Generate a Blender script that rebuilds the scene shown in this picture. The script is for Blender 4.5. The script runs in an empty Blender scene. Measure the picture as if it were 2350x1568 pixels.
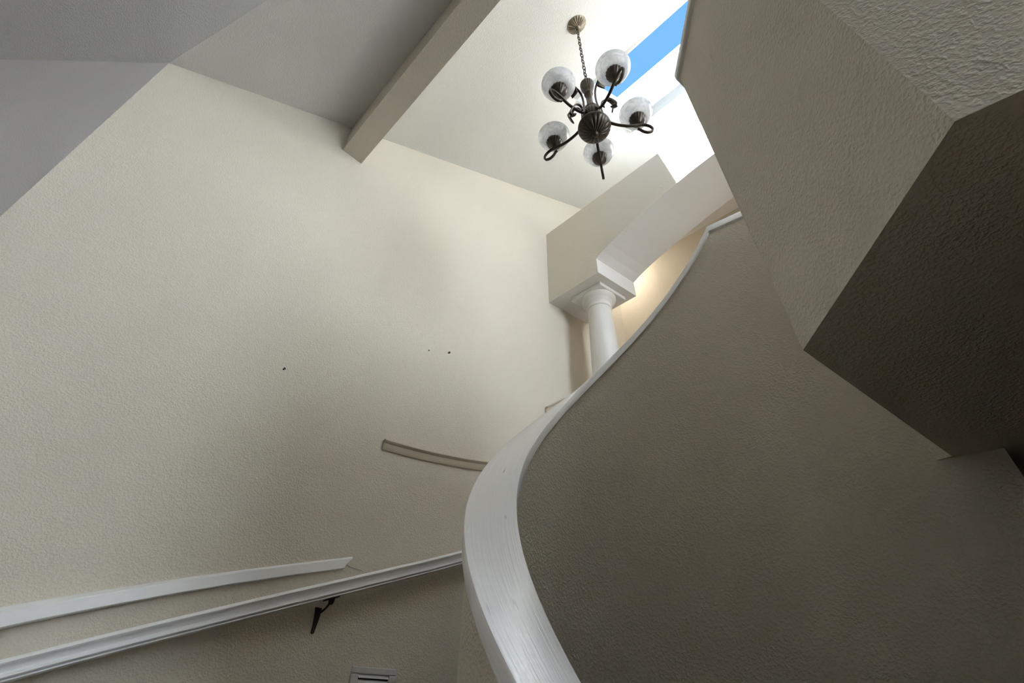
import bpy, bmesh, math, random
from math import sin, cos, pi, radians, sqrt, atan2
from mathutils import Vector, Matrix

# ------------------------------------------------------------------ camera, light, exposure
scene = bpy.context.scene
col = scene.collection
EYE = 1.8                                   # eye height above the lower floor; geometry below is written relative to the eye
PITCH, ROLL, FPX = radians(38.449), radians(1.386), 1100.0
fw = Vector((0, cos(PITCH), sin(PITCH))); rt0 = Vector((1, 0, 0)); up0 = Vector((0, -sin(PITCH), cos(PITCH)))
rt = rt0 * cos(ROLL) + up0 * sin(ROLL); up = up0 * cos(ROLL) - rt0 * sin(ROLL)
cam_data = bpy.data.cameras.new('camera'); cam = bpy.data.objects.new('camera', cam_data); col.objects.link(cam)
cam_data.sensor_fit = 'HORIZONTAL'; cam_data.sensor_width = 36.0; cam_data.lens = FPX / 2350 * 36.0; cam_data.clip_start = 0.02
m = Matrix.Identity(4)
for i in range(3):
    m[i][0] = rt[i]; m[i][1] = up[i]; m[i][2] = -fw[i]
m[2][3] = EYE
cam.matrix_world = m
scene.camera = cam

SUN_DIR = Vector((1.082, 0.328, -2.3)).normalized()      # the way sunlight travels
world = bpy.data.worlds.new('world'); scene.world = world; world.use_nodes = True
wn = world.node_tree; wn.nodes.clear()
wo = wn.nodes.new('ShaderNodeOutputWorld'); wb = wn.nodes.new('ShaderNodeBackground'); sk = wn.nodes.new('ShaderNodeTexSky')
sk.sky_type = 'NISHITA'; sk.sun_disc = False; sk.sun_elevation = math.asin(-SUN_DIR.z)
sk.sun_rotation = atan2(-SUN_DIR.x, -SUN_DIR.y); sk.air_density = 1.0; sk.dust_density = 0.2; sk.ozone_density = 3.0
wb.inputs['Strength'].default_value = 0.385
tint = wn.nodes.new('ShaderNodeMix'); tint.data_type = 'RGBA'; tint.blend_type = 'MULTIPLY'; tint.inputs[0].default_value = 1.0; tint.inputs[7].default_value = (.70, 1.0, 1.05, 1)
wn.links.new(sk.outputs[0], tint.inputs[6]); wn.links.new(tint.outputs[2], wb.inputs['Color']); wn.links.new(wb.outputs[0], wo.inputs['Surface'])

sun_data = bpy.data.lights.new('sun', 'SUN'); sun = bpy.data.objects.new('sun', sun_data); col.objects.link(sun)
sun_data.energy = 165.0; sun_data.angle = radians(0.53); sun_data.color = (.93, .97, 1.05)
sun.rotation_euler = SUN_DIR.to_track_quat('-Z', 'Y').to_euler(); sun.location = (-6, -3, 12)

FILL_LAMP = 21.0  # strength of the added hall fill lamp
scene.cycles.sample_clamp_indirect = 0.0; scene.cycles.adaptive_threshold = 0.015; scene.cycles.max_bounces = 8; scene.cycles.diffuse_bounces = 6; scene.cycles.glossy_bounces = 3; scene.cycles.caustics_reflective = False; scene.cycles.caustics_refractive = False
vs = scene.view_settings
vs.view_transform = 'Standard'; vs.look = 'None'; vs.gamma = 1.0; vs.use_curve_mapping = False; vs.exposure = 0.0

# ------------------------------------------------------------------ helpers
base_of = {}
def V(*a): return Vector(a)
def azd(deg): a = radians(deg); return V(sin(a), cos(a), 0)
def props(o, label=None, cat=None, group=None, kind=None):
    if label: o['label'] = label
    if cat: o['category'] = cat
    if group: o['group'] = group
    if kind: o['kind'] = kind
    return o
def mesh_of(name, verts, faces, smooth=False, uvs=None, recalc=True):
    me = bpy.data.meshes.new(name); me.from_pydata([tuple(v) for v in verts], [], faces); me.update()
    if uvs is not None:
        lay = me.uv_layers.new(name='UVMap')
        for p in me.polygons:
            for li in p.loop_indices: lay.data[li].uv = uvs[me.loops[li].vertex_index]
    if recalc:
        bm = bmesh.new(); bm.from_mesh(me); bmesh.ops.recalc_face_normals(bm, faces=bm.faces); bm.to_mesh(me); bm.free()
    if smooth: me.polygons.foreach_set('use_smooth', [True] * len(me.polygons))
    return me
def link(name, me, mat, parent=None):
    o = bpy.data.objects.new(name, me); col.objects.link(o)
    if mat is not None:
        for mm in (mat if isinstance(mat, (list, tuple)) else [mat]): me.materials.append(mm)
    if parent is not None: o.parent = parent; base_of[o.name] = base_of[parent.name]
    else: base_of[o.name] = V(0, 0, 0)
    return o
def mk(name, verts, faces, mat, parent=None, smooth=False, uvs=None, recalc=True):
    b = base_of[parent.name] if parent is not None else V(0, 0, 0)
    vv = [Vector(v) + V(0, 0, EYE) - b for v in verts]
    return link(name, mesh_of(name, vv, faces, smooth, uvs, recalc), mat, parent)
def empty(name, loc):
    o = bpy.data.objects.new(name, None); col.objects.link(o); o.empty_display_size = 0.05
    o.location = Vector(loc) + V(0, 0, EYE); base_of[o.name] = o.location.copy(); return o
def autosmooth(o, ang=35):
    me = o.data
    me.polygons.foreach_set('use_smooth', [True] * len(me.polygons))
    bm = bmesh.new(); bm.from_mesh(me)
    for e in bm.edges:
        e.smooth = not (len(e.link_faces) == 2 and e.calc_face_angle(0) > radians(ang))
    bm.to_mesh(me); bm.free()
def bevel(o, w, seg=2):
    md = o.modifiers.new('bevel', 'BEVEL'); md.width = w; md.segments = seg; md.limit_method = 'ANGLE'; md.angle_limit = radians(40)
def prism(poly, z0, z1):
    n = len(poly); v = [(p[0], p[1], z0) for p in poly] + [(p[0], p[1], z1) for p in poly]
    f = [list(range(n))[::-1], list(range(n, 2 * n))] + [[i, (i + 1) % n, n + (i + 1) % n, n + i] for i in range(n)]
    return v, f
def extr(poly, d):
    n = len(poly); d = Vector(d); v = [Vector(p) for p in poly] + [Vector(p) + d for p in poly]
    f = [list(range(n))[::-1], list(range(n, 2 * n))] + [[i, (i + 1) % n, n + (i + 1) % n, n + i] for i in range(n)]
    return v, f
def box(o, ax, ay, az_, x0, x1, y0, y1, z0, z1):
    o, ax, ay, az_ = map(Vector, (o, ax, ay, az_))
    v = [o + ax * x + ay * y + az_ * z for z in (z0, z1) for (x, y) in ((x0, y0), (x1, y0), (x1, y1), (x0, y1))]
    return v, [[3, 2, 1, 0], [4, 5, 6, 7], [0, 1, 5, 4], [1, 2, 6, 5], [2, 3, 7, 6], [3, 0, 4, 7]]
def join(*parts):
    V_, F_ = [], []
    for v, f in parts:
        k = len(V_); V_ += [Vector(q) for q in v]; F_ += [[i + k for i in q] for q in f]
    return V_, F_
def sweep(frames, profile, closed=True, caps=True):
    """frames: (origin, side, up, dist); profile: [(side, up)] -> verts, faces, uvs"""
    n = len(profile); v, f, uv = [], [], []
    pl = [0]
    for i in range(n - 1): pl.append(pl[-1] + sqrt((profile[i + 1][0] - profile[i][0])**2 + (profile[i + 1][1] - profile[i][1])**2))
    for o, s, u, d in frames:
        for j, (a, b) in enumerate(profile):
            v.append(o + s * a + u * b); uv.append((d, pl[j]))
    for i in range(len(frames) - 1):
        for j in range(n if closed else n - 1):
            k = (j + 1) % n
            f.append([i * n + j, i * n + k, (i + 1) * n + k, (i + 1) * n + j])
    if caps and closed:
        f.append(list(range(n))[::-1]); f.append([(len(frames) - 1) * n + j for j in range(n)])
    return v, f, uv
def lathe(profile, seg=32, flute=None, axis=(0, 0, 0)):
    """profile [(r, z)], flute(r, z, ang) -> radius"""
    v, f = [], []; n = len(profile)
    for j in range(seg):
        a = 2 * pi * j / seg
        for r, z in profile:
            rr = flute(r, z, a) if flute else r
            v.append(V(axis[0] + rr * cos(a), axis[1] + rr * sin(a), axis[2] + z))
    for j in range(seg):
        k = (j + 1) % seg
        for i in range(n - 1): f.append([j * n + i, k * n + i, k * n + i + 1, j * n + i + 1])
    return v, f
def tube(path, rad, seg=8, flat=1.0):
    """round tube along points; rad a number or list"""
    path = [Vector(p) for p in path]; n = len(path); v, f = [], []
    t0 = (path[1] - path[0]).normalized(); ref = V(0, 0, 1) if abs(t0.z) < .9 else V(1, 0, 0)
    nrm = (ref - t0 * ref.dot(t0)).normalized()
    for i, p in enumerate(path):
        t = (path[min(i + 1, n - 1)] - path[max(i - 1, 0)]).normalized()
        nrm = (nrm - t * nrm.dot(t)).normalized(); b = t.cross(nrm)
        r = rad[i] if isinstance(rad, (list, tuple)) else rad
        for j in range(seg):
            a = 2 * pi * j / seg; v.append(p + nrm * cos(a) * r + b * sin(a) * r * flat)
    for i in range(n - 1):
        for j in range(seg):
            k = (j + 1) % seg; f.append([i * seg + j, i * seg + k, (i + 1) * seg + k, (i + 1) * seg + j])
    f.append(list(range(seg))[::-1]); f.append([(n - 1) * seg + j for j in range(seg)])
    return v, f
def smooth_path(pts, sub=6):
    pts = [Vector(p) for p in pts]; out = []
    for i in range(len(pts) - 1):
        p0 = pts[max(i - 1, 0)]; p1 = pts[i]; p2 = pts[i + 1]; p3 = pts[min(i + 2, len(pts) - 1)]
        for k in range(sub):
            t = k / sub
            out.append(.5 * ((2 * p1) + (p2 - p0) * t + (2 * p0 - 5 * p1 + 4 * p2 - p3) * t * t + (3 * p1 - p0 - 3 * p2 + p3) * t**3))
    out.append(pts[-1]); return out

# ------------------------------------------------------------------ materials
def new_mat(name):
    mt = bpy.data.materials.new(name); mt.use_nodes = True; return mt, mt.node_tree.nodes, mt.node_tree.links, mt.node_tree.nodes['Principled BSDF']
def paint(name, rgb, rough=.7, tex=1.0, scale=125, stain=.04):
    mt, N, L, B = new_mat(name)
    tc = N.new('ShaderNodeTexCoord')
    n1 = N.new('ShaderNodeTexNoise'); n1.inputs['Scale'].default_value = scale; n1.inputs['Detail'].default_value = 1.5; n1.inputs['Roughness'].default_value = .55
    n2 = N.new('ShaderNodeTexNoise'); n2.inputs['Scale'].default_value = 1.3; n2.inputs['Detail'].default_value = 0
    L.new(tc.outputs['Object'], n1.inputs['Vector']); L.new(tc.outputs['Object'], n2.inputs['Vector'])
    mp = N.new('ShaderNodeMapRange'); mp.inputs[1].default_value = .42; mp.inputs[2].default_value = .66
    L.new(n1.outputs[0], mp.inputs[0])
    bp = N.new('ShaderNodeBump'); bp.inputs['Strength'].default_value = .38 * tex; bp.inputs['Distance'].default_value = .0035
    L.new(mp.outputs[0], bp.inputs['Height']); L.new(bp.outputs[0], B.inputs['Normal'])
    cr = N.new('ShaderNodeMix'); cr.data_type = 'RGBA'
    cr.inputs[6].default_value = (*[c * (1 - stain) for c in rgb], 1); cr.inputs[7].default_value = (*[min(1, c * (1 + stain)) for c in rgb], 1)
    L.new(n2.outputs[0], cr.inputs[0]); L.new(cr.outputs[2], B.inputs['Base Color'])
    B.inputs['Roughness'].default_value = rough; B.inputs['Specular IOR Level'].default_value = .35
    return mt
M_wall = paint('cream_textured_paint', (.66, .61, .52))
M_taupe = paint('taupe_paint', (.25, .21, .17)); M_sand = paint('sand_paint', (.47, .43, .37))
M_ceil = paint('white_ceiling_paint', (.74, .735, .715), tex=.7)
M_smooth = paint('smooth_white_paint', (.74, .72, .70), tex=.12, rough=.5)
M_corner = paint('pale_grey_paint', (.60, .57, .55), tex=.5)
M_floor, N, L, B = new_mat('brown_plank_floor')
tc = N.new('ShaderNodeTexCoord'); br = N.new('ShaderNodeTexBrick'); br.inputs['Scale'].default_value = 4
br.inputs['Color1'].default_value = (.09, .055, .03, 1); br.inputs['Color2'].default_value = (.11, .07, .04, 1); br.inputs['Mortar'].default_value = (.06, .04, .03, 1)
br.inputs['Mortar Size'].default_value = .004; br.inputs['Row Height'].default_value = .45; br.inputs['Brick Width'].default_value = 4
L.new(tc.outputs['Object'], br.inputs['Vector']); L.new(br.outputs[0], B.inputs['Base Color']); B.inputs['Roughness'].default_value = .45
M_carpet = paint('beige_carpet', (.20, .16, .12), rough=.95, tex=1.5, scale=200)

def gloss_white(name, rgb, rough, brush):
    mt, N, L, B = new_mat(name)
    uv = N.new('ShaderNodeUVMap'); mp = N.new('ShaderNodeMapping'); mp.inputs['Scale'].default_value = (3.5, 190, 1)
    n1 = N.new('ShaderNodeTexNoise'); n1.inputs['Scale'].default_value = 1.0; n1.inputs['Detail'].default_value = 4
    L.new(uv.outputs[0], mp.inputs[0]); L.new(mp.outputs[0], n1.inputs['Vector'])
    bp = N.new('ShaderNodeBump'); bp.inputs['Strength'].default_value = brush; bp.inputs['Distance'].default_value = .0015
    L.new(n1.outputs[0], bp.inputs['Height']); L.new(bp.outputs[0], B.inputs['Normal'])
    # scuffs worn into the paint
    mp2 = N.new('ShaderNodeMapping'); mp2.inputs['Scale'].default_value = (9, 70, 1); n2 = N.new('ShaderNodeTexNoise'); n2.inputs['Scale'].default_value = 1.0; n2.inputs['Detail'].default_value = 5
    L.new(uv.outputs[0], mp2.inputs[0]); L.new(mp2.outputs[0], n2.inputs['Vector'])
    rp = N.new('ShaderNodeMapRange'); rp.inputs[1].default_value = .70; rp.inputs[2].default_value = .78; L.new(n2.outputs[0], rp.inputs[0])
    mx = N.new('ShaderNodeMix'); mx.data_type = 'RGBA'; mx.inputs[6].default_value = (*rgb, 1); mx.inputs[7].default_value = (*[c * .45 for c in rgb], 1)
    L.new(rp.outputs[0], mx.inputs[0]); L.new(mx.outputs[2], B.inputs['Base Color'])
    B.inputs['Roughness'].default_value = rough; B.inputs['Specular IOR Level'].default_value = .5
    return mt
M_cap = gloss_white('brushed_white_gloss_paint', (.90, .91, .92), .27, .55)
M_trim = gloss_white('white_trim_paint', (.84, .85, .85), .38, .12)
M_rail_cream = gloss_white('cream_trim_paint', (.52, .46, .36), .5, .25)
M_col, N, L, B = new_mat('white_column_gloss'); B.inputs['Base Color'].default_value = (.74, .73, .70, 1); B.inputs['Roughness'].default_value = .28
M_bronze, N, L, B = new_mat('aged_bronze')
tc = N.new('ShaderNodeTexCoord'); n1 = N.new('ShaderNodeTexNoise'); n1.inputs['Scale'].default_value = 60; L.new(tc.outputs['Object'], n1.inputs['Vector'])
mx = N.new('ShaderNodeMix'); mx.data_type = 'RGBA'; mx.inputs[6].default_value = (.030, .023, .017, 1); mx.inputs[7].default_value = (.085, .066, .048, 1)
L.new(n1.outputs[0], mx.inputs[0]); L.new(mx.outputs[2], B.inputs['Base Color']); B.inputs['Metallic'].default_value = .55; B.inputs['Roughness'].default_value = .38
M_bronze_lit, N, L, B = new_mat('lit_canopy_bronze'); B.inputs['Base Color'].default_value = (.26, .22, .16, 1); B.inputs['Metallic'].default_value = .5; B.inputs['Roughness'].default_value = .35  # bronze made lighter in colour for the strong light on the canopy
M_black, N, L, B = new_mat('black_iron_duct_shade'); B.inputs['Base Color'].default_value = (.012, .008, .007, 1); B.inputs['Roughness'].default_value = .5
M_vent, N, L, B = new_mat('white_enamel'); B.inputs['Base Color'].default_value = (.62, .62, .60, 1); B.inputs['Roughness'].default_value = .4
M_frame, N, L, B = new_mat('white_skylight_frame'); B.inputs['Base Color'].default_value = (.85, .87, .88, 1); B.inputs['Roughness'].default_value = .4
M_glass = bpy.data.materials.new('clear_pane'); M_glass.use_nodes = True; N = M_glass.node_tree.nodes; L = M_glass.node_tree.links; N.clear()
ou = N.new('ShaderNodeOutputMaterial'); ms = N.new('ShaderNodeMixShader'); tr = N.new('ShaderNodeBsdfTransparent'); gl = N.new('ShaderNodeBsdfGlossy'); fr = N.new('ShaderNodeFresnel')
tr.inputs[0].default_value = (.95, .98, 1, 1); gl.inputs['Roughness'].default_value = .02; fr.inputs[0].default_value = 1.12
L.new(fr.outputs[0], ms.inputs[0]); L.new(tr.outputs[0], ms.inputs[1]); L.new(gl.outputs[0], ms.inputs[2]); L.new(ms.outputs[0], ou.inputs[0])
M_shade = bpy.data.materials.new('alabaster_glass'); M_shade.use_nodes = True; N = M_shade.node_tree.nodes; L = M_shade.node_tree.links; B = N['Principled BSDF']; ou = N['Material Output']
tc = N.new('ShaderNodeTexCoord'); n1 = N.new('ShaderNodeTexNoise'); n1.inputs['Scale'].default_value = 22; n1.inputs['Detail'].default_value = 5; n1.inputs['Distortion'].default_value = 1.6
L.new(tc.outputs['Object'], n1.inputs['Vector'])
rp = N.new('ShaderNodeMapRange'); rp.inputs[1].default_value = .35; rp.inputs[2].default_value = .65; L.new(n1.outputs[0], rp.inputs[0])
mx = N.new('ShaderNodeMix'); mx.data_type = 'RGBA'; mx.inputs[6].default_value = (.66, .68, .70, 1); mx.inputs[7].default_value = (.92, .92, .91, 1)
L.new(rp.outputs[0], mx.inputs[0]); L.new(mx.outputs[2], B.inputs['Base Color']); B.inputs['Roughness'].default_value = .18
tl = N.new('ShaderNodeBsdfTranslucent'); L.new(mx.outputs[2], tl.inputs[0])
tp = N.new('ShaderNodeBsdfTransparent'); m1 = N.new('ShaderNodeMixShader'); m1.inputs[0].default_value = .5
m2 = N.new('ShaderNodeMixShader'); m2.inputs[0].default_value = .22
L.new(B.outputs[0], m1.inputs[1]); L.new(tl.outputs[0], m1.inputs[2]); L.new(m1.outputs[0], m2.inputs[1]); L.new(tp.outputs[0], m2.inputs[2]); L.new(m2.outputs[0], ou.inputs[0])

# ------------------------------------------------------------------ key geometry (metres, relative to the eye)
Z = V(0, 0, 1)
FLOOR = -EYE; UPPER = .95; SOFFIT = .62; CAPZ = 1.946
WD = azd(54.0); WIN = V(WD.y, -WD.x, 0)                      # along the left wall; out of it into the room
UD = azd(135.35); MD = azd(45.35)                            # along the beam and arch; across them
HC = V(.325, 3.173, 2.98)                                    # where the arch meets the left wall
C0 = V(-2.225, 1.320, 3.243)                                 # top corner of the left wall
S1N = V(-.284, -.281, .917).normalized(); S2N = V(0, .355, .935).normalized()
def s1z(x, y): return C0.z - ((x - C0.x) * S1N.x + (y - C0.y) * S1N.y) / S1N.z
def s2z(x, y): return C0.z - ((x - C0.x) * S2N.x + (y - C0.y) * S2N.y) / S2N.z
XR, YB, XL = 4.6, -6.5, -5.0                                 # right wall, back wall, window wall
CR = V(.709, -.320, 0); CRE = C0 + CR * ((XR - C0.x) / CR.x)  # the crease between the two ceiling slopes
LWE = HC + WD * ((XR - HC.x) / WD.x)                         # far end of the left wall
P1 = V(.608, .786, 0); P2 = V(1.267, 1.260, 0); P3 = V(1.366, 1.191, 0); P4 = V(.566, .300, 0)
LD = V(.8, -.6, 0)                                           # direction of the landing past the corner

# ------------------------------------------------------------------ setting: floors, ceilings
def wall_poly(name, a, b, tops, zbot, mat, thick, label, holes=(), kind='structure'):
    """vertical wall from plan point a to b; tops [(t, z)] along it; holes [(s0, s1, z0, z1)]; thickness vector"""
    a = Vector((a[0], a[1], 0)); b = Vector((b[0], b[1], 0)); ln = (b - a).length; d = (b - a) / ln
    bm = bmesh.new()
    outer = [(0, zbot), (ln, zbot)] + [(t * ln, z) for t, z in reversed(tops)]
    loops = [outer] + [[(s0, z0), (s0, z1), (s1, z1), (s1, z0)] for s0, s1, z0, z1 in holes]
    edges = []
    for lp in loops:
        vs_ = [bm.verts.new(a + d * s + Z * (z + EYE)) for s, z in lp]
        edges += [bm.edges.new((vs_[i], vs_[(i + 1) % len(vs_)])) for i in range(len(vs_))]
    bmesh.ops.triangle_fill(bm, edges=edges, use_beauty=True, use_dissolve=False)
    r = bmesh.ops.extrude_face_region(bm, geom=list(bm.faces))
    bmesh.ops.translate(bm, vec=Vector(thick), verts=[g for g in r['geom'] if isinstance(g, bmesh.types.BMVert)])
    bmesh.ops.recalc_face_normals(bm, faces=bm.faces)
    me = bpy.data.meshes.new(name); bm.to_mesh(me); bm.free()
    o = link(name, me, mat); props(o, label, 'wall', kind=kind); return o

v, f = prism([(XL - .2, YB - .2), (XR + .2, YB - .2), (XR + .2, 6.6), (XL - .2, 6.6)], FLOOR - .15, FLOOR)
props(mk('floor', v, f, M_floor), 'brown plank floor of the lower hall', 'floor', kind='structure')

# ceiling over the stairwell, with the skylight cut out
SKA = V(.515, 1.972, 4.291); SKB = V(1.144, 2.428, 4.625); SKL = UD * 2.1
def s1pt(p): return V(p.x, p.y, s1z(p.x, p.y))
def slab_with_hole(name, outer, hole, nrm, label):
    bm = bmesh.new(); edges = []
    for lp in (outer, hole):
        vs_ = [bm.verts.new(p + Z * EYE) for p in lp]; edges += [bm.edges.new((vs_[i], vs_[(i + 1) % len(vs_)])) for i in range(len(vs_))]
    bmesh.ops.triangle_fill(bm, edges=edges, use_beauty=True)
    r = bmesh.ops.extrude_face_region(bm, geom=list(bm.faces)); bmesh.ops.translate(bm, vec=nrm * .1, verts=[g for g in r['geom'] if isinstance(g, bmesh.types.BMVert)])
    bmesh.ops.recalc_face_normals(bm, faces=bm.faces)
    me = bpy.data.meshes.new(name); bm.to_mesh(me); bm.free()
    return props(link(name, me, M_ceil), label, 'ceiling', kind='structure')
sky4 = [s1pt(SKA), s1pt(SKB), s1pt(SKB + SKL), s1pt(SKA + SKL)]
slab_with_hole('ceiling', [C0, s1pt(CRE), s1pt(LWE)], sky4, S1N, 'sloping white ceiling over the stairwell, holding the skylight')
def s2pt(x, y): return V(x, y, s2z(x, y))
SK2 = [s2pt(2.4, -5.0), s2pt(4.3, -5.0), s2pt(4.3, -1.8), s2pt(2.4, -1.8)]
cpoly = [C0, V(XL, C0.y, s2z(XL, C0.y)), V(XL, YB, s2z(XL, YB)), V(XR, YB, s2z(XR, YB)), V(CRE.x, CRE.y, s2z(CRE.x, CRE.y))]
slab_with_hole('ceiling_slope', cpoly, SK2, S2N, 'grey ceiling slope at the upper left beyond the crease')

# ------------------------------------------------------------------ setting: walls
wl = wall_poly('wall_left', C0, LWE, [(0, C0.z), (1, s1z(LWE.x, LWE.y))], FLOOR, M_wall, -WIN * .15,
               'tall cream textured wall carrying the handrail')
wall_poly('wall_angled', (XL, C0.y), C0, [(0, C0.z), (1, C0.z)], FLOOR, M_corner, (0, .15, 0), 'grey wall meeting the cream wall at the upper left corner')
wall_poly('wall_west', (XL, YB), (XL, C0.y), [(0, s2z(XL, YB)), (1, C0.z)], FLOOR, M_sand, (-.15, 0, 0), 'plain sand wall left of the photographer')
wall_poly('wall_back', (XL, YB), (XR, YB), [(0, s2z(XL, YB)), (1, s2z(XR, YB))], FLOOR, M_taupe, (0, -.15, 0), 'plain taupe wall behind the photographer')
wall_poly('wall_right', (XR, YB), (XR, LWE.y), [(0, s2z(XR, YB)), ((CRE.y - YB) / (LWE.y - YB), s1z(XR, CRE.y)), (1, s1z(XR, LWE.y))], FLOOR, M_ceil, (.15, 0, 0), 'white wall far to the right behind the landing')
# upper floor with its dark underside over the right of the stairs
def offset_poly(pts, d):
    out = []
    for i, p in enumerate(pts):
        if i == 0: t = (pts[1] - pts[0]).normalized(); out.append(p + V(-t.y, t.x, 0) * d); continue
        if i == len(pts) - 1: t = (pts[-1] - pts[-2]).normalized(); out.append(p + V(-t.y, t.x, 0) * d); continue
        t0 = (p - pts[i - 1]).normalized(); t1 = (pts[i + 1] - p).normalized()
        n0 = V(-t0.y, t0.x, 0); n1 = V(-t1.y, t1.x, 0); b = (n0 + n1).normalized(); out.append(p + b * (d / b.dot(n0)))
    return out
def strip(pts, d0, d1, z0, z1):
    a = offset_poly(pts, d0); b = offset_poly(pts, d1); v, f = [], []
    for p, q in zip(a, b): v += [p + Z * z0, q + Z * z0, q + Z * z1, p + Z * z1]
    for i in range(len(pts) - 1):
        for j in range(4): f.append([i * 4 + j, i * 4 + (j + 1) % 4, (i + 1) * 4 + (j + 1) % 4, (i + 1) * 4 + j])
    f += [[3, 2, 1, 0], [len(v) - 4, len(v) - 3, len(v) - 2, len(v) - 1]]
    return v, f
lpts = [P2, P1, P4, P4 + LD * 4.9]
up_poly = list(reversed(offset_poly(lpts, .1095))) + [V(1.04, 1.57, 0), V(1.55, 2.0, 0), V(.345, 3.188, 0), LWE, V(XR, P4.y - 3.0255, 0)]
v, f = prism([(p.x, p.y) for p in up_poly], SOFFIT, UPPER)
fu = props(mk('floor_upper', v, f, M_wall), 'dark underside of the upper landing above the curved wall', 'landing', kind='structure')

v, f = prism([(p.x, p.y) for p in up_poly], UPPER, UPPER + .012); mk('added_carpet', v, f, M_carpet, fu)  # unseen dark layer added to cut sun bounce in the upper hall

# ------------------------------------------------------------------ skylight
def skylight(name, q4, nrm, DEP, label):
    cen = sum(q4, V(0, 0, 0)) / 4; sw = empty(name, cen); props(sw, label, 'skylight', kind='structure')
    for i in range(4):
        a, b = q4[i], q4[(i + 1) % 4]; out = (b - a).cross(nrm).normalized()
        if out.dot(a - cen) < 0: out = -out
        v, f = extr([a, b, b + nrm * DEP, a + nrm * DEP], out * .05); mk('shaft_side', v, f, M_ceil, sw)
    t0 = q4[0] + nrm * DEP; ex = (q4[1] - q4[0]).normalized(); ey = (q4[3] - q4[0]).normalized(); wx = (q4[1] - q4[0]).length; wy = (q4[3] - q4[0]).length
    parts = []
    for (x0, x1, y0, y1) in ((-.05, .022, -.05, wy + .05), (wx - .022, wx + .05, -.05, wy + .05), (.022, wx - .022, -.05, .022), (.022, wx - .022, wy - .022, wy + .05)):
        parts.append(box(t0, ex, ey, nrm, x0, x1, y0, y1, 0, .05))
    v, f = join(*parts); mk('skylight_frame', v, f, M_frame, sw)
    v, f = box(t0, ex, ey, nrm, .02, wx - .02, .02, wy - .02, .02, .028); mk('pane', v, f, M_glass, sw)
skylight('window_1', sky4, S1N, .40, 'long skylight showing blue sky above the hanging lamp')
skylight('added_skylight', SK2, S2N, .30, 'unseen skylight added over the landing to bounce sun into the room')  # added behind the landing so sun bounces off the right wall

# ------------------------------------------------------------------ ceiling beam
bL, bR = V(-1.327, 1.973, 3.392), V(-1.199, 2.066, 3.361)
bl = 6.6
bpoly = [bL - UD * .06, bR - UD * .06, V(bR.x, bR.y, s1z(bR.x, bR.y) + .03) - UD * .06, V(bL.x, bL.y, s1z(bL.x, bL.y) + .03) - UD * .06]
v, f = extr(bpoly, UD * bl); props(mk('ceiling_beam', v, f, M_wall), 'boxed beam crossing the sloping ceiling from the cream wall', 'beam', kind='structure')

# ------------------------------------------------------------------ arch (header) over the upper hall
def hp(u, z, dm=0.0): return V(HC.x, HC.y, 0) + UD * u + (WD * dm) + Z * z
arch = [(.546, 3.15), (.62, 3.19), (.70, 3.224), (.81, 3.262), (.94, 3.302), (1.07, 3.338), (1.20, 3.374), (1.33, 3.402), (1.53, 3.436), (1.72, 3.456), (1.95, 3.468), (2.15, 3.472)]
archr = [(4.3 - u, z) for u, z in reversed(arch[:-1])]
prof = [(-.02, 2.98), (.546, 2.98)] + arch + archr + [(3.754, UPPER), (6.0, UPPER), (6.0, 3.93), (-.02, 3.93)]
DEPTH = .472
v, f = extr([hp(u, z) for u, z in prof], WD * DEPTH)
wa = props(mk('wall_arch', v, f, M_wall), 'cream header wall above the column with a shallow arch', 'wall', kind='structure')
so = [hp(u, z - .002, -.001) for u, z in arch + archr]; n = len(so)
v = so + [p + WD * (DEPTH + .002) for p in so] + [p + Z * .004 for p in so] + [p + WD * (DEPTH + .002) + Z * .004 for p in so]
f = []
for i in range(n - 1):
    f += [[i, i + 1, n + i + 1, n + i], [2 * n + i, 3 * n + i, 3 * n + i + 1, 2 * n + i + 1], [i, 2 * n + i, 2 * n + i + 1, i + 1], [n + i, n + i + 1, 3 * n + i + 1, 3 * n + i]]
mk('arch_soffit', v, f, M_smooth, wa, smooth=False)
v, f = extr([hp(.0, 2.978), hp(.547, 2.978), hp(.547, 3.152), hp(.545, 3.152), hp(.545, 2.981), hp(.0, 2.981)], WD * DEPTH); mk('block_facing', v, f, M_smooth, wa)
# upper hall behind the arch
HB0, HB1 = V(1.697, 3.173, 0), V(1.905, 2.980, 0); hbd = (HB1 - HB0).normalized(); HK = HB0 - hbd * .33
HA = HC + WD * 1.02; HA.z = 0
v, f = strip([HA - WIN * .02, HK, HK + hbd * 4.2], 0, .1, UPPER + .012, 3.9)
props(mk('wall_hall', v, f, M_wall), 'cream wall of the upper hall behind the column', 'wall', kind='structure')
v, f = extr([hp(0, 3.9, DEPTH), hp(5.6, 3.9, DEPTH), hp(5.6, 3.9, 3), hp(0, 3.9, 2.6)], Z * .03)
props(mk('ceiling_hall', v, f, M_smooth), 'white flat ceiling of the upper hall seen beneath the arch', 'ceiling', kind='structure')

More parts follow.
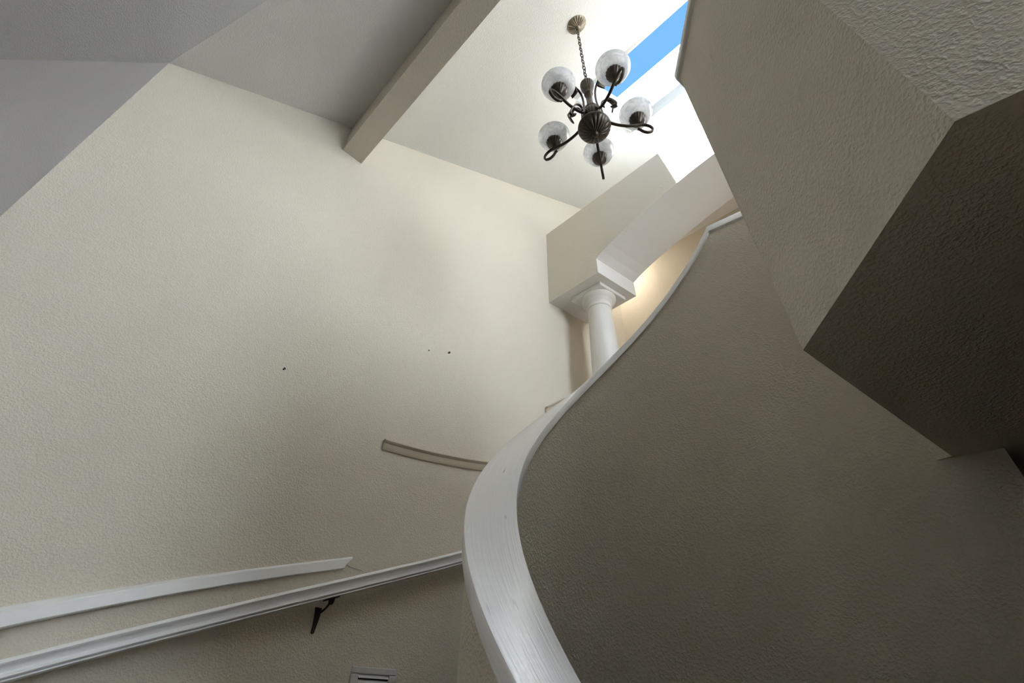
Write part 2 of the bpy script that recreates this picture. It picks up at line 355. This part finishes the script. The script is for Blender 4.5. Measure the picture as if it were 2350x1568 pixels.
# fill lamp added out of view to brighten the hall behind the arch
c_ = V(1.00, 3.42, 0); hl = empty('fill_lamp', c_ + Z * 3.9); props(hl, 'unseen round lamp added to brighten the upper hall behind the arch', 'lamp')
v, f = lathe([(0, 3.899), (.16, 3.899), (.16, 3.875), (.13, 3.872), (0, 3.872)], 32, axis=(c_.x, c_.y, 0)); mk('fill_lamp_base', v, f, M_frame, hl)
M_fillglow, N, L, B = new_mat('fill_lamp_glow'); B.inputs['Emission Color'].default_value = (1, .93, .82, 1); B.inputs['Emission Strength'].default_value = FILL_LAMP
v, f = lathe([(.13, 3.873), (.125, 3.845), (.10, 3.815), (.06, 3.797), (0, 3.79)], 32, axis=(c_.x, c_.y, 0)); mk('fill_lamp_glass', v, f, M_fillglow, hl, smooth=True)

# ------------------------------------------------------------------ curved stair wall with its white cap
HX = dict(cx=.550, cy=1.148, r=.528, th0=.816, dth=3.189, z0=-.044, b=1.991, c=-.091, e=-.058, w=.123)
def hz(t):
    if t >= 1: return CAPZ
    return HX['z0'] + HX['b'] * t + HX['c'] * t * (1 - t) + HX['e'] * t * (1 - t) * (.5 - t)
def hx(t, dr):
    th = HX['th0'] + HX['dth'] * t; rr = HX['r'] + dr
    return V(HX['cx'] - rr * sin(th), HX['cy'] - rr * cos(th), 0)
B0 = hx(1, 0); SD = (P2 - B0); SD.z = 0; SD.normalize(); SOUT = V(-SD.y, SD.x, 0)
rows = []                                                    # (inner point, outward dir, z, dist)
dist = 0; prev = None; NT = 110
for i in range(NT + 1):
    t = -.42 + 1.42 * i / NT
    p = hx(t, 0); o_ = (hx(t, 1) - hx(t, 0)).normalized()
    if i == NT: o_ = (o_ + SOUT).normalized() * (1 / max(.9, o_.dot((o_ + SOUT).normalized())))
    q = p + Z * hz(t)
    if prev is not None: dist += (q - prev).length
    prev = q; rows.append((p, o_, hz(t), dist))
for s in (.1, .2, .3, .4, .508): rows.append((B0 + SD * s, SOUT, CAPZ, dist + s))
OV = .012; TH = .04
def wall_strip(r_in, r_out, zb, zt_off):
    v, f = [], []
    for p, o_, z, d in rows:
        v += [p + o_ * r_in + Z * zb, p + o_ * r_out + Z * zb, p + o_ * r_out + Z * (z + zt_off), p + o_ * r_in + Z * (z + zt_off)]
    for i in range(len(rows) - 1):
        for j in range(4): f.append([i * 4 + j, i * 4 + (j + 1) % 4, (i + 1) * 4 + (j + 1) % 4, (i + 1) * 4 + j])
    f += [[3, 2, 1, 0], [len(v) - 4, len(v) - 3, len(v) - 2, len(v) - 1]]
    return v, f
v, f = wall_strip(OV, HX['w'] - OV, FLOOR, -TH + .002)
ws = props(mk('wall_stair', v, f, M_wall), 'curving brown-grey half wall climbing with the stairs', 'half wall', kind='structure')
autosmooth(ws, 30)
W_ = HX['w']; e = .007
cprof = [(0, -TH), (0, -e), (e * .3, -e * .3), (e, 0), (W_ - e, 0), (W_ - e * .3, -e * .3), (W_, -e), (W_, -TH)]
fr_ = [(p + Z * z, o_, Z, d) for p, o_, z, d in rows]
v, f, uv = sweep(fr_, cprof)
cp = mk('cap', v, f, M_cap, ws, uvs=uv); autosmooth(cp, 40); cp['label'] = 'glossy white cap board on the curved half wall'
bead = [(OV - .007, -TH - .006), (OV - .007, -TH + .001), (OV + .002, -TH + .001), (OV + .002, -TH - .006)]

# partition added out of view to keep the landing's underside dark
wall_poly('wall_light_block', P4 + LD * .14 + V(.6, .8, 0) * .02, P4 + LD * 5.04, [(0, SOFFIT - .003), (1, SOFFIT - .003)], FLOOR, M_wall, V(.6, .8, 0) * .1, 'unseen cream partition added to block light below the landing')

# ------------------------------------------------------------------ landing half wall (upper right)
v, f = strip(lpts, 0, .11, SOFFIT, CAPZ - .032)
wg = props(mk('wall_landing', v, f, M_wall), 'grey-beige half wall of the upper landing jutting in from the right', 'half wall', kind='structure')
v, f = strip(lpts, -.014, .125, CAPZ - .034, CAPZ); cg = mk('cap', v, f, M_trim, wg, uvs=[(0, 0)] * len(v)); bevel(cg, .006)

# ------------------------------------------------------------------ stairs behind the curved wall (mostly hidden)
st = empty('staircase', hx(.2, .6) + Z * FLOOR); props(st, 'carpeted curving stairs between the half wall and the cream wall', 'stairs', kind='structure')
NS = 15
for i in range(NS):
    t0 = -.40 + 1.36 * i / NS; t1 = -.40 + 1.36 * (i + 1) / NS; zt = FLOOR + (UPPER - FLOOR) * (i + 1) / (NS + 1)
    pl = [hx(t0, W_ - OV + .002), hx(t0, 1.0), hx((t0 + t1) / 2, 1.0), hx(t1, 1.0), hx(t1, W_ - OV + .002), hx((t0 + t1) / 2, W_ - OV + .002)]
    v, f = prism([(p.x, p.y) for p in pl], max(FLOOR, zt - .35), zt); mk('step', v, f, M_carpet, st)

# ------------------------------------------------------------------ marks on the left wall
def wpt(s, z, out=0.0): return V(C0.x, C0.y, 0) + WD * s + WIN * out + Z * z
def screw(s, z, h, w, tilt):
    ax = (WD * cos(tilt) + Z * sin(tilt)); ay = (Z * cos(tilt) - WD * sin(tilt)); c = wpt(s, z)
    ring = [(cos(a) * w * (1 + .25 * sin(3 * a)), sin(a) * h * (1 + .15 * cos(2 * a))) for a in [2 * pi * i / 12 for i in range(12)]]
    v = [c + ax * x + ay * y - WIN * .002 for x, y in ring] + [c + ax * x * .8 + ay * y * .8 + WIN * .006 for x, y in ring]; n = 12
    f = [list(range(n)), list(range(n, 2 * n))] + [[i, (i + 1) % n, n + (i + 1) % n, n + i] for i in range(n)]
    mk('screw_anchor', v, f, M_black, wl)
screw(1.280, 1.425, .011, .006, -.5); screw(2.221, 1.973, .012, .007, -.5); screw(2.07, 1.92, .005, .004, 0)

# ------------------------------------------------------------------ handrail and mouldings on the left wall
def z_on_wall(px):
    """height profile sampled along the wall: [(s, z)] -> interpolator"""
    def g(s):
        if s <= px[0][0]: a, b = px[0], px[1]
        elif s >= px[-1][0]: a, b = px[-2], px[-1]
        else:
            for a, b in zip(px[:-1], px[1:]):
                if a[0] <= s <= b[0]: break
        return a[1] + (b[1] - a[1]) * (s - a[0]) / (b[0] - a[0])
    return g
def rail_frames(g, s0, s1, n):
    out = []
    for i in range(n + 1):
        s = s0 + (s1 - s0) * i / n; dz = (g(s + .05) - g(s - .05)) / .1
        out.append((s, g(s), s * sqrt(1 + dz * dz)))
    return out
def smooth_interp(pts):
    g0 = z_on_wall(pts)
    return lambda s: sum(g0(s + d) for d in (-.16, -.08, 0, .08, .16)) / 5
# handrail: rounded top, cove, bead and foot
hr = empty('handrail', wpt(1.6, .35, .06)); props(hr, 'long white moulded handrail on a black bracket along the cream wall', 'handrail')
g = smooth_interp([(.05, -.19), (.828, .113), (1.052, .202), (1.354, .313), (1.576, .397), (1.816, .481), (2.393, .694), (2.95, .93)])
rp_ = [(-.030, 0), (-.026, .004), (.014, .004), (.030, -.001), (.036, -.009), (.034, -.015), (.026, -.020), (.016, -.026), (.011, -.034), (.013, -.041), (.022, -.045), (.031, -.046), (.034, -.050), (.031, -.0535),
       (.020, -.0545), (.019, -.0565), (.027, -.058), (.029, -.062), (.024, -.0655), (-.026, -.0655), (-.030, -.060)]
frs = [(wpt(s, z, .068), WIN, Z, d) for s, z, d in rail_frames(g, .05, 2.9, 70)]
v, f, uv = sweep(frs, rp_); o = mk('rail', v, f, M_trim, hr, uvs=uv); autosmooth(o, 50)
bk_s = 1.775; zb = g(bk_s) - .064
v, f = box(wpt(bk_s, zb, .068), (WD + Z * .37).normalized(), WIN, Z, -.030, .034, -.012, .012, -.006, .001); bp_ = mk('saddle', v, f, M_black, hr)
v, f = lathe([(0, -.024), (.007, -.023), (.011, -.016), (.013, -.006), (.013, 0), (0, 0)], 14, axis=wpt(bk_s + .004, zb - .002, .066)); mk('boss', v, f, M_black, hr, smooth=True)
arm = smooth_path([wpt(bk_s, zb - .018, .064), wpt(bk_s - .006, zb - .034, .055), wpt(bk_s - .014, zb - .048, .035), wpt(bk_s - .018, zb - .055, .008)], 5)
v, f = tube(arm, .0045, 8); mk('bracket_arm', v, f, M_black, hr, smooth=True)
rose = [(-.017, .018), (.012, .016), (.011, -.012), (.006, -.05), (.002, -.078), (-.005, -.082), (-.010, -.076), (-.010, -.045), (-.013, -.008)]
v, f = extr([wpt(bk_s - .022 + x, zb - .05 + y, -.001) for x, y in rose], WIN * .014); o = mk('wall_plate', v, f, M_black, hr); bevel(o, .003)

# flat white board above the handrail, dying into the wall at its mitred end
g = smooth_interp([(.05, -.02), (.742, .258), (.991, .341), (1.321, .446), (1.852, .596), (2.2, .69)])
v, f = [], []; NB = 60
for i in range(NB + 1):
    s = .05 + (1.852 - .05) * i / NB; k = max(0, min(1, (1.852 - s) / 1.1)); pr = .010 + .040 * k; z = g(s); dz = .008 + .020 * k * k; sb = s - (.027 if i == NB else 0)
    hgt = .041 + .002 * k
    for a, bz, ss in ((-.004, 0, s), (0, 0, s), (pr - .002, -dz + .002, s), (pr, -dz - .002, s), (pr, -dz - hgt + .002, sb), (pr - .003, -dz - hgt, sb), (-.004, -dz - hgt, sb)):
        v.append(wpt(ss, z + bz, a))
n = 7
for i in range(NB):
    for j in range(n): f.append([i * n + j, i * n + (j + 1) % n, (i + 1) * n + (j + 1) % n, (i + 1) * n + j])
f += [list(range(n))[::-1], [NB * n + j for j in range(n)]]
o = mk('trim_1', v, f, M_trim, uvs=[(0, 0)] * len(v)); autosmooth(o, 25); props(o, 'short flat white trim board above the handrail, cut off at a slant', 'trim', kind='structure')
# plaster ridge where the board ends
rd = [(0, 0), (.02, .004), (.05, -.002), (.085, -.014), (.05, -.010), (.02, -.008)]
v, f = extr([wpt(1.832 + x, .556 + y, -.002) for x, y in rd], WIN * .006); o = mk('plaster_ridge', v, f, M_wall, wl); bevel(o, .002)

# cream painted mouldings higher on the wall
mprof = [(-.004, 0), (.018, 0), (.030, -.004), (.031, -.010), (.026, -.016), (.018, -.022), (.015, -.034), (.014, -.048), (.009, -.058), (-.004, -.060)]
g = smooth_interp([(1.7, 1.21), (1.898, 1.208), (2.073, 1.213), (2.297, 1.232), (2.566, 1.268), (2.8, 1.32), (3.0, 1.37)])
frs = [(wpt(s, z), WIN, Z, d) for s, z, d in rail_frames(g, 1.888, 2.85, 30)]
v, f, uv = sweep(frs, mprof); o = mk('trim_2', v, f, M_rail_cream, uvs=uv); autosmooth(o, 30); props(o, 'sagging cream moulding on the wall left of the curved cap', 'molding', kind='structure')
g = z_on_wall([(3.07, 1.855), (3.28, 2.022), (3.5, 2.2)])
frs = [(wpt(s, z), WIN, Z, d) for s, z, d in rail_frames(g, 3.07, 3.4, 8)]
v, f, uv = sweep(frs, mprof); o = mk('trim_3', v, f, M_rail_cream, uvs=uv); autosmooth(o, 30); props(o, 'tiny end of a rising moulding peeping over the white cap near the column', 'molding', kind='structure')

# ------------------------------------------------------------------ air register low on the wall
vt = empty('air_vent', wpt(2.05, -.06, 0)); props(vt, 'white louvred air vent at the bottom edge below the handrail', 'vent')
vw0, vw1, vt1, vt0 = 1.949, 2.155, .174, -.03
fo = wpt(0, 0, 0)
def vbox(x0, x1, z0, z1, y0, y1): return box(V(C0.x, C0.y, 0), WD, WIN, Z, x0, x1, y0, y1, z0, z1)
bz_ = .034
v, f = join(vbox(vw0, vw1, vt1 - bz_ * .75, vt1, -.001, .012), vbox(vw0, vw1, vt0, vt0 + bz_, -.001, .012), vbox(vw0, vw0 + bz_, vt0 + bz_, vt1 - bz_ * .75, -.001, .012), vbox(vw1 - bz_, vw1, vt0 + bz_, vt1 - bz_ * .75, -.001, .012))
o = mk('vent_frame', v, f, M_vent, vt); bevel(o, .004)
v, f = vbox(vw0 + bz_ * .8, vw1 - bz_ * .8, vt0 + bz_ * .8, vt1 - bz_ * .6, .0005, .002); mk('duct_shadow', v, f, M_black, vt)  # black sheet put in for the shade inside the duct
zz = vt1 - bz_ * .75; i = 0
while zz > vt0 + bz_ + .012:
    a = wpt(vw0 + bz_, zz, .004); b = wpt(vw1 - bz_, zz, .004)
    v, f = extr([a, a + WIN * .009 - Z * .012, a + WIN * .009 - Z * .0145, a - Z * .003], (b - a)); mk('slat', v, f, M_vent, vt); zz -= .0185; i += 1

# ------------------------------------------------------------------ column under the arch
CX, CY = .757, 3.092
cl = empty('column', (CX, CY, UPPER)); props(cl, 'glossy white round column with a square moulded capital under the arch', 'column')
T_ = 2.976
sh = [(0, T_ - .16), (.099, T_ - .16)]; H = T_ - .16 - UPPER - .12
sh = [(.138 - (.138 - .099) * (t ** 1.6), UPPER + .12 + H * t) for t in [i / 14 for i in range(15)]]
v, f = lathe(sh, 48, axis=(CX, CY, 0)); o = mk('shaft', v, f, M_col, cl, smooth=True)
v, f = lathe([(.099, T_ - .165), (.106, T_ - .160), (.108, T_ - .153), (.104, T_ - .146), (.101, T_ - .140), (.101, T_ - .105), (.108, T_ - .098), (.112, T_ - .092), (.113, T_ - .088), (.125, T_ - .078), (.142, T_ - .062), (.150, T_ - .050), (.152, T_ - .042), (.147, T_ - .036)], 48, axis=(CX, CY, 0))
mk('capital', v, f, M_col, cl, smooth=True)
UN = azd(45.35)
v, f = box((CX, CY, 0), UD, WD, Z, -.158, .158, -.158, .158, T_ - .038, T_ + .001); o = mk('abacus', v, f, M_col, cl); bevel(o, .004)
v, f = lathe([(0, UPPER), (.19, UPPER), (.19, UPPER + .05), (.175, UPPER + .06), (.182, UPPER + .075), (.175, UPPER + .09), (.15, UPPER + .10), (.142, UPPER + .125), (0, UPPER + .125)], 40, axis=(CX, CY, 0)); mk('base', v, f, M_col, cl, smooth=True)

# ------------------------------------------------------------------ chandelier
AX, AY = .4215, 1.3170
TOPZ = s1z(AX, AY)
ch = empty('chandelier', (AX, AY, 2.465)); props(ch, 'bronze five-arm chandelier with frosted glass shades hanging on a chain', 'chandelier')
def fl(n, depth, z0=-9, z1=9):
    def g_(r, z, a):
        if r < .004 or z < z0 or z > z1: return r
        return r * (1 - depth * (abs(cos(n * a / 2)) ** 6))
    return g_
# canopy: fluted dish lying on the slope
v, f = lathe([(0, -.036), (.009, -.038), (.013, -.033), (.020, -.031), (.040, -.026), (.058, -.017), (.070, -.006), (.073, -.002), (.073, .002), (0, .002)], 96, flute=lambda r, z, a: r)
cv = []
for p in v:
    r_ = sqrt(p.x**2 + p.y**2); a_ = atan2(p.y, p.x)
    dz = .009 * abs(cos(10 * a_)) ** 6 if .018 < r_ < .069 and p.z < 0 else 0
    cv.append(V(p.x, p.y, p.z + dz))
rot = V(0, 0, 1).rotation_difference(S1N).to_matrix()
cv = [rot @ p + V(AX, AY, TOPZ) for p in cv]
mk('canopy', cv, f, M_bronze_lit, ch, smooth=True)
# chain
CH0, CH1 = TOPZ - .038, 3.092
nl = 19; pitch_ = (CH0 - CH1) / nl; cvv, cff = [], []
for i in range(nl):
    zc = CH0 - pitch_ * (i + .5); a_ = radians(20 + 90 * (i % 2) + 7 * sin(i * 1.7)); dx = V(cos(a_), sin(a_), 0); hl = pitch_ * .62; wl_ = .0105
    pts = [V(AX, AY, zc) + dx * wl_ * sin(q) + Z * hl * cos(q) for q in [2 * pi * j / 14 for j in range(15)]]
    cvv, cff = join((cvv, cff), tube(pts, .0029, 6))
mk('chain', cvv, cff, M_bronze, ch, smooth=True)
axc = (AX, AY, 0)
v, f = lathe([(0, 3.098), (.012, 3.096), (.012, 3.088), (.036, 3.080), (.042, 3.070), (.043, 3.058), (.040, 3.035), (.034, 3.005), (.026, 2.975), (.020, 2.955), (.020, 2.948), (0, 2.948)], 80, flute=fl(18, .12, 2.97, 3.065), axis=axc); mk('top_cup', v, f, M_bronze, ch, smooth=True)
v, f = lathe([(0, 2.955), (.024, 2.953), (.027, 2.945), (.024, 2.936), (.019, 2.933), (.019, 2.80), (.024, 2.797), (.029, 2.788), (.031, 2.778), (.026, 2.768), (0, 2.768)], 72, flute=fl(12, .16, 2.805, 2.93), axis=axc); mk('stem', v, f, M_bronze, ch, smooth=True)
v, f = lathe([(0, 2.775), (.030, 2.772), (.040, 2.758), (.044, 2.742), (.041, 2.732), (.046, 2.722), (.053, 2.702), (.055, 2.680), (.050, 2.655), (.040, 2.635), (.034, 2.62), (.034, 2.57), (0, 2.57)], 80, flute=fl(20, .1, 2.64, 2.722), axis=axc); mk('urn', v, f, M_bronze, ch, smooth=True)
v, f = lathe([(0, 2.585), (.060, 2.583), (.080, 2.572), (.089, 2.556), (.090, 2.546), (.086, 2.535), (.074, 2.517), (.056, 2.500), (.036, 2.490), (.019, 2.4855), (.017, 2.486), (0, 2.486)], 120, axis=axc)
bv_ = []
for p in v:
    r_ = sqrt((p.x - AX)**2 + (p.y - AY)**2); a_ = atan2(p.y - AY, p.x - AX)
    bv_.append(V(p.x, p.y, p.z + (.008 * abs(cos(10 * a_)) ** 6 if .02 < r_ < .085 and p.z < 2.545 else 0)))
bowl = mk('bowl', bv_, f, M_bronze, ch, smooth=True)
v, f = lathe([(.0165, 2.488), (.017, 2.480), (.013, 2.470), (.006, 2.465), (0, 2.4645)], 20, axis=axc); mk('finial', v, f, M_bronze, bowl, smooth=True)
# one arm, built along +x and turned about the axis
def rz(pts): return [V(AX + r_, AY, z_) for r_, z_ in pts]
def ribbon(pts, w, t):
    """flat strap along (r, z) points"""
    P = smooth_path(rz(pts), 6); n = len(P); ww = [w(i / (n - 1)) if callable(w) else w for i in range(n)]
    v, f = [], []
    for i, p in enumerate(P):
        tg = (P[min(i + 1, n - 1)] - P[max(i - 1, 0)]).normalized(); nn = V(-tg.z, 0, tg.x); s_ = V(0, 1, 0)
        for a_, b_ in ((-1, -.5), (-.6, -1), (.6, -1), (1, -.5), (1, .5), (.6, 1), (-.6, 1), (-1, .5)): v.append(p + s_ * a_ * ww[i] + nn * b_ * t)
    for i in range(n - 1):
        for j in range(8): f.append([i * 8 + j, i * 8 + (j + 1) % 8, (i + 1) * 8 + (j + 1) % 8, (i + 1) * 8 + j])
    f += [list(range(8))[::-1], [(n - 1) * 8 + j for j in range(8)]]
    return v, f
SR = .25
arm_v = ribbon([(.03, 2.70), (.058, 2.665), (.078, 2.622), (.12, 2.592), (.175, 2.578), (.215, 2.582), (.25, 2.592), (.288, 2.592), (.312, 2.575), (.319, 2.548), (.308, 2.524), (.285, 2.514), (.262, 2.524), (.246, 2.545), (.236, 2.548)], .0075, .0055)
up_v = ribbon([(.087, 2.612), (.070, 2.66), (.061, 2.73), (.061, 2.80), (.070, 2.848), (.090, 2.872), (.116, 2.868), (.136, 2.838), (.138, 2.800), (.124, 2.768)], lambda t: .0062 + (.017 * min(1, (t - .62) / .22) if t > .62 else 0), .004)
mid_v = ribbon([(.098, 2.600), (.098, 2.625), (.112, 2.640), (.139, 2.618), (.165, 2.560), (.185, 2.500), (.197, 2.455), (.190, 2.440), (.174, 2.455), (.160, 2.475)], lambda t: .006 + (.007 if .78 < t < .97 else 0), .0038)
mid_v = ([p + V(0, .013, 0) for p in mid_v[0]], mid_v[1])
cup_p = lathe([(0, 2.600), (.010, 2.600), (.016, 2.606), (.020, 2.612), (.034, 2.624), (.043, 2.640), (.046, 2.655), (.044, 2.662), (0, 2.662)], 64, flute=fl(16, .08, 2.613, 2.656), axis=(AX + SR, AY, 0))
sp = [(.030, 2.651), (.046, 2.654), (.060, 2.660), (.071, 2.670), (.078, 2.683), (.082, 2.697), (.086, 2.708), (.0915, 2.716), (.0935, 2.720), (.092, 2.7225), (.088, 2.7195), (.082, 2.710), (.078, 2.697), (.074, 2.684), (.067, 2.673), (.058, 2.664), (.045, 2.658), (.030, 2.655)]
shade_p = lathe(sp, 56, axis=(AX + SR, AY, 0))
offs = {}
first = True
for kaz in (162, 234, 306, 18, 90):
    ang = radians(90 - kaz)
    if first:
        a_ = mk('arm', *arm_v, M_bronze, ch, smooth=True); b_ = mk('scroll', *up_v, M_bronze, a_, smooth=True); c_ = mk('scroll', *mid_v, M_bronze, a_, smooth=True)
        d_ = mk('candle_cup', *cup_p, M_bronze, ch, smooth=True); e_ = mk('glass_shade', *shade_p, M_shade, ch, smooth=True); e_['label'] = 'frosted white glass bowl shade'
        for q in (a_, d_, e_): q.rotation_euler = (0, 0, ang)
        src = (a_, b_, c_, d_, e_); first = False; continue
    na = src[0].copy(); col.objects.link(na); na.rotation_euler = (0, 0, ang)
    for q in (src[1:3] if kaz == 234 else src[1:2]):     # the drooping leaf scroll sits on two arms only
        nq = q.copy(); col.objects.link(nq); nq.parent = na
    for q in src[3:]:
        nq = q.copy(); col.objects.link(nq); nq.rotation_euler = (0, 0, ang)
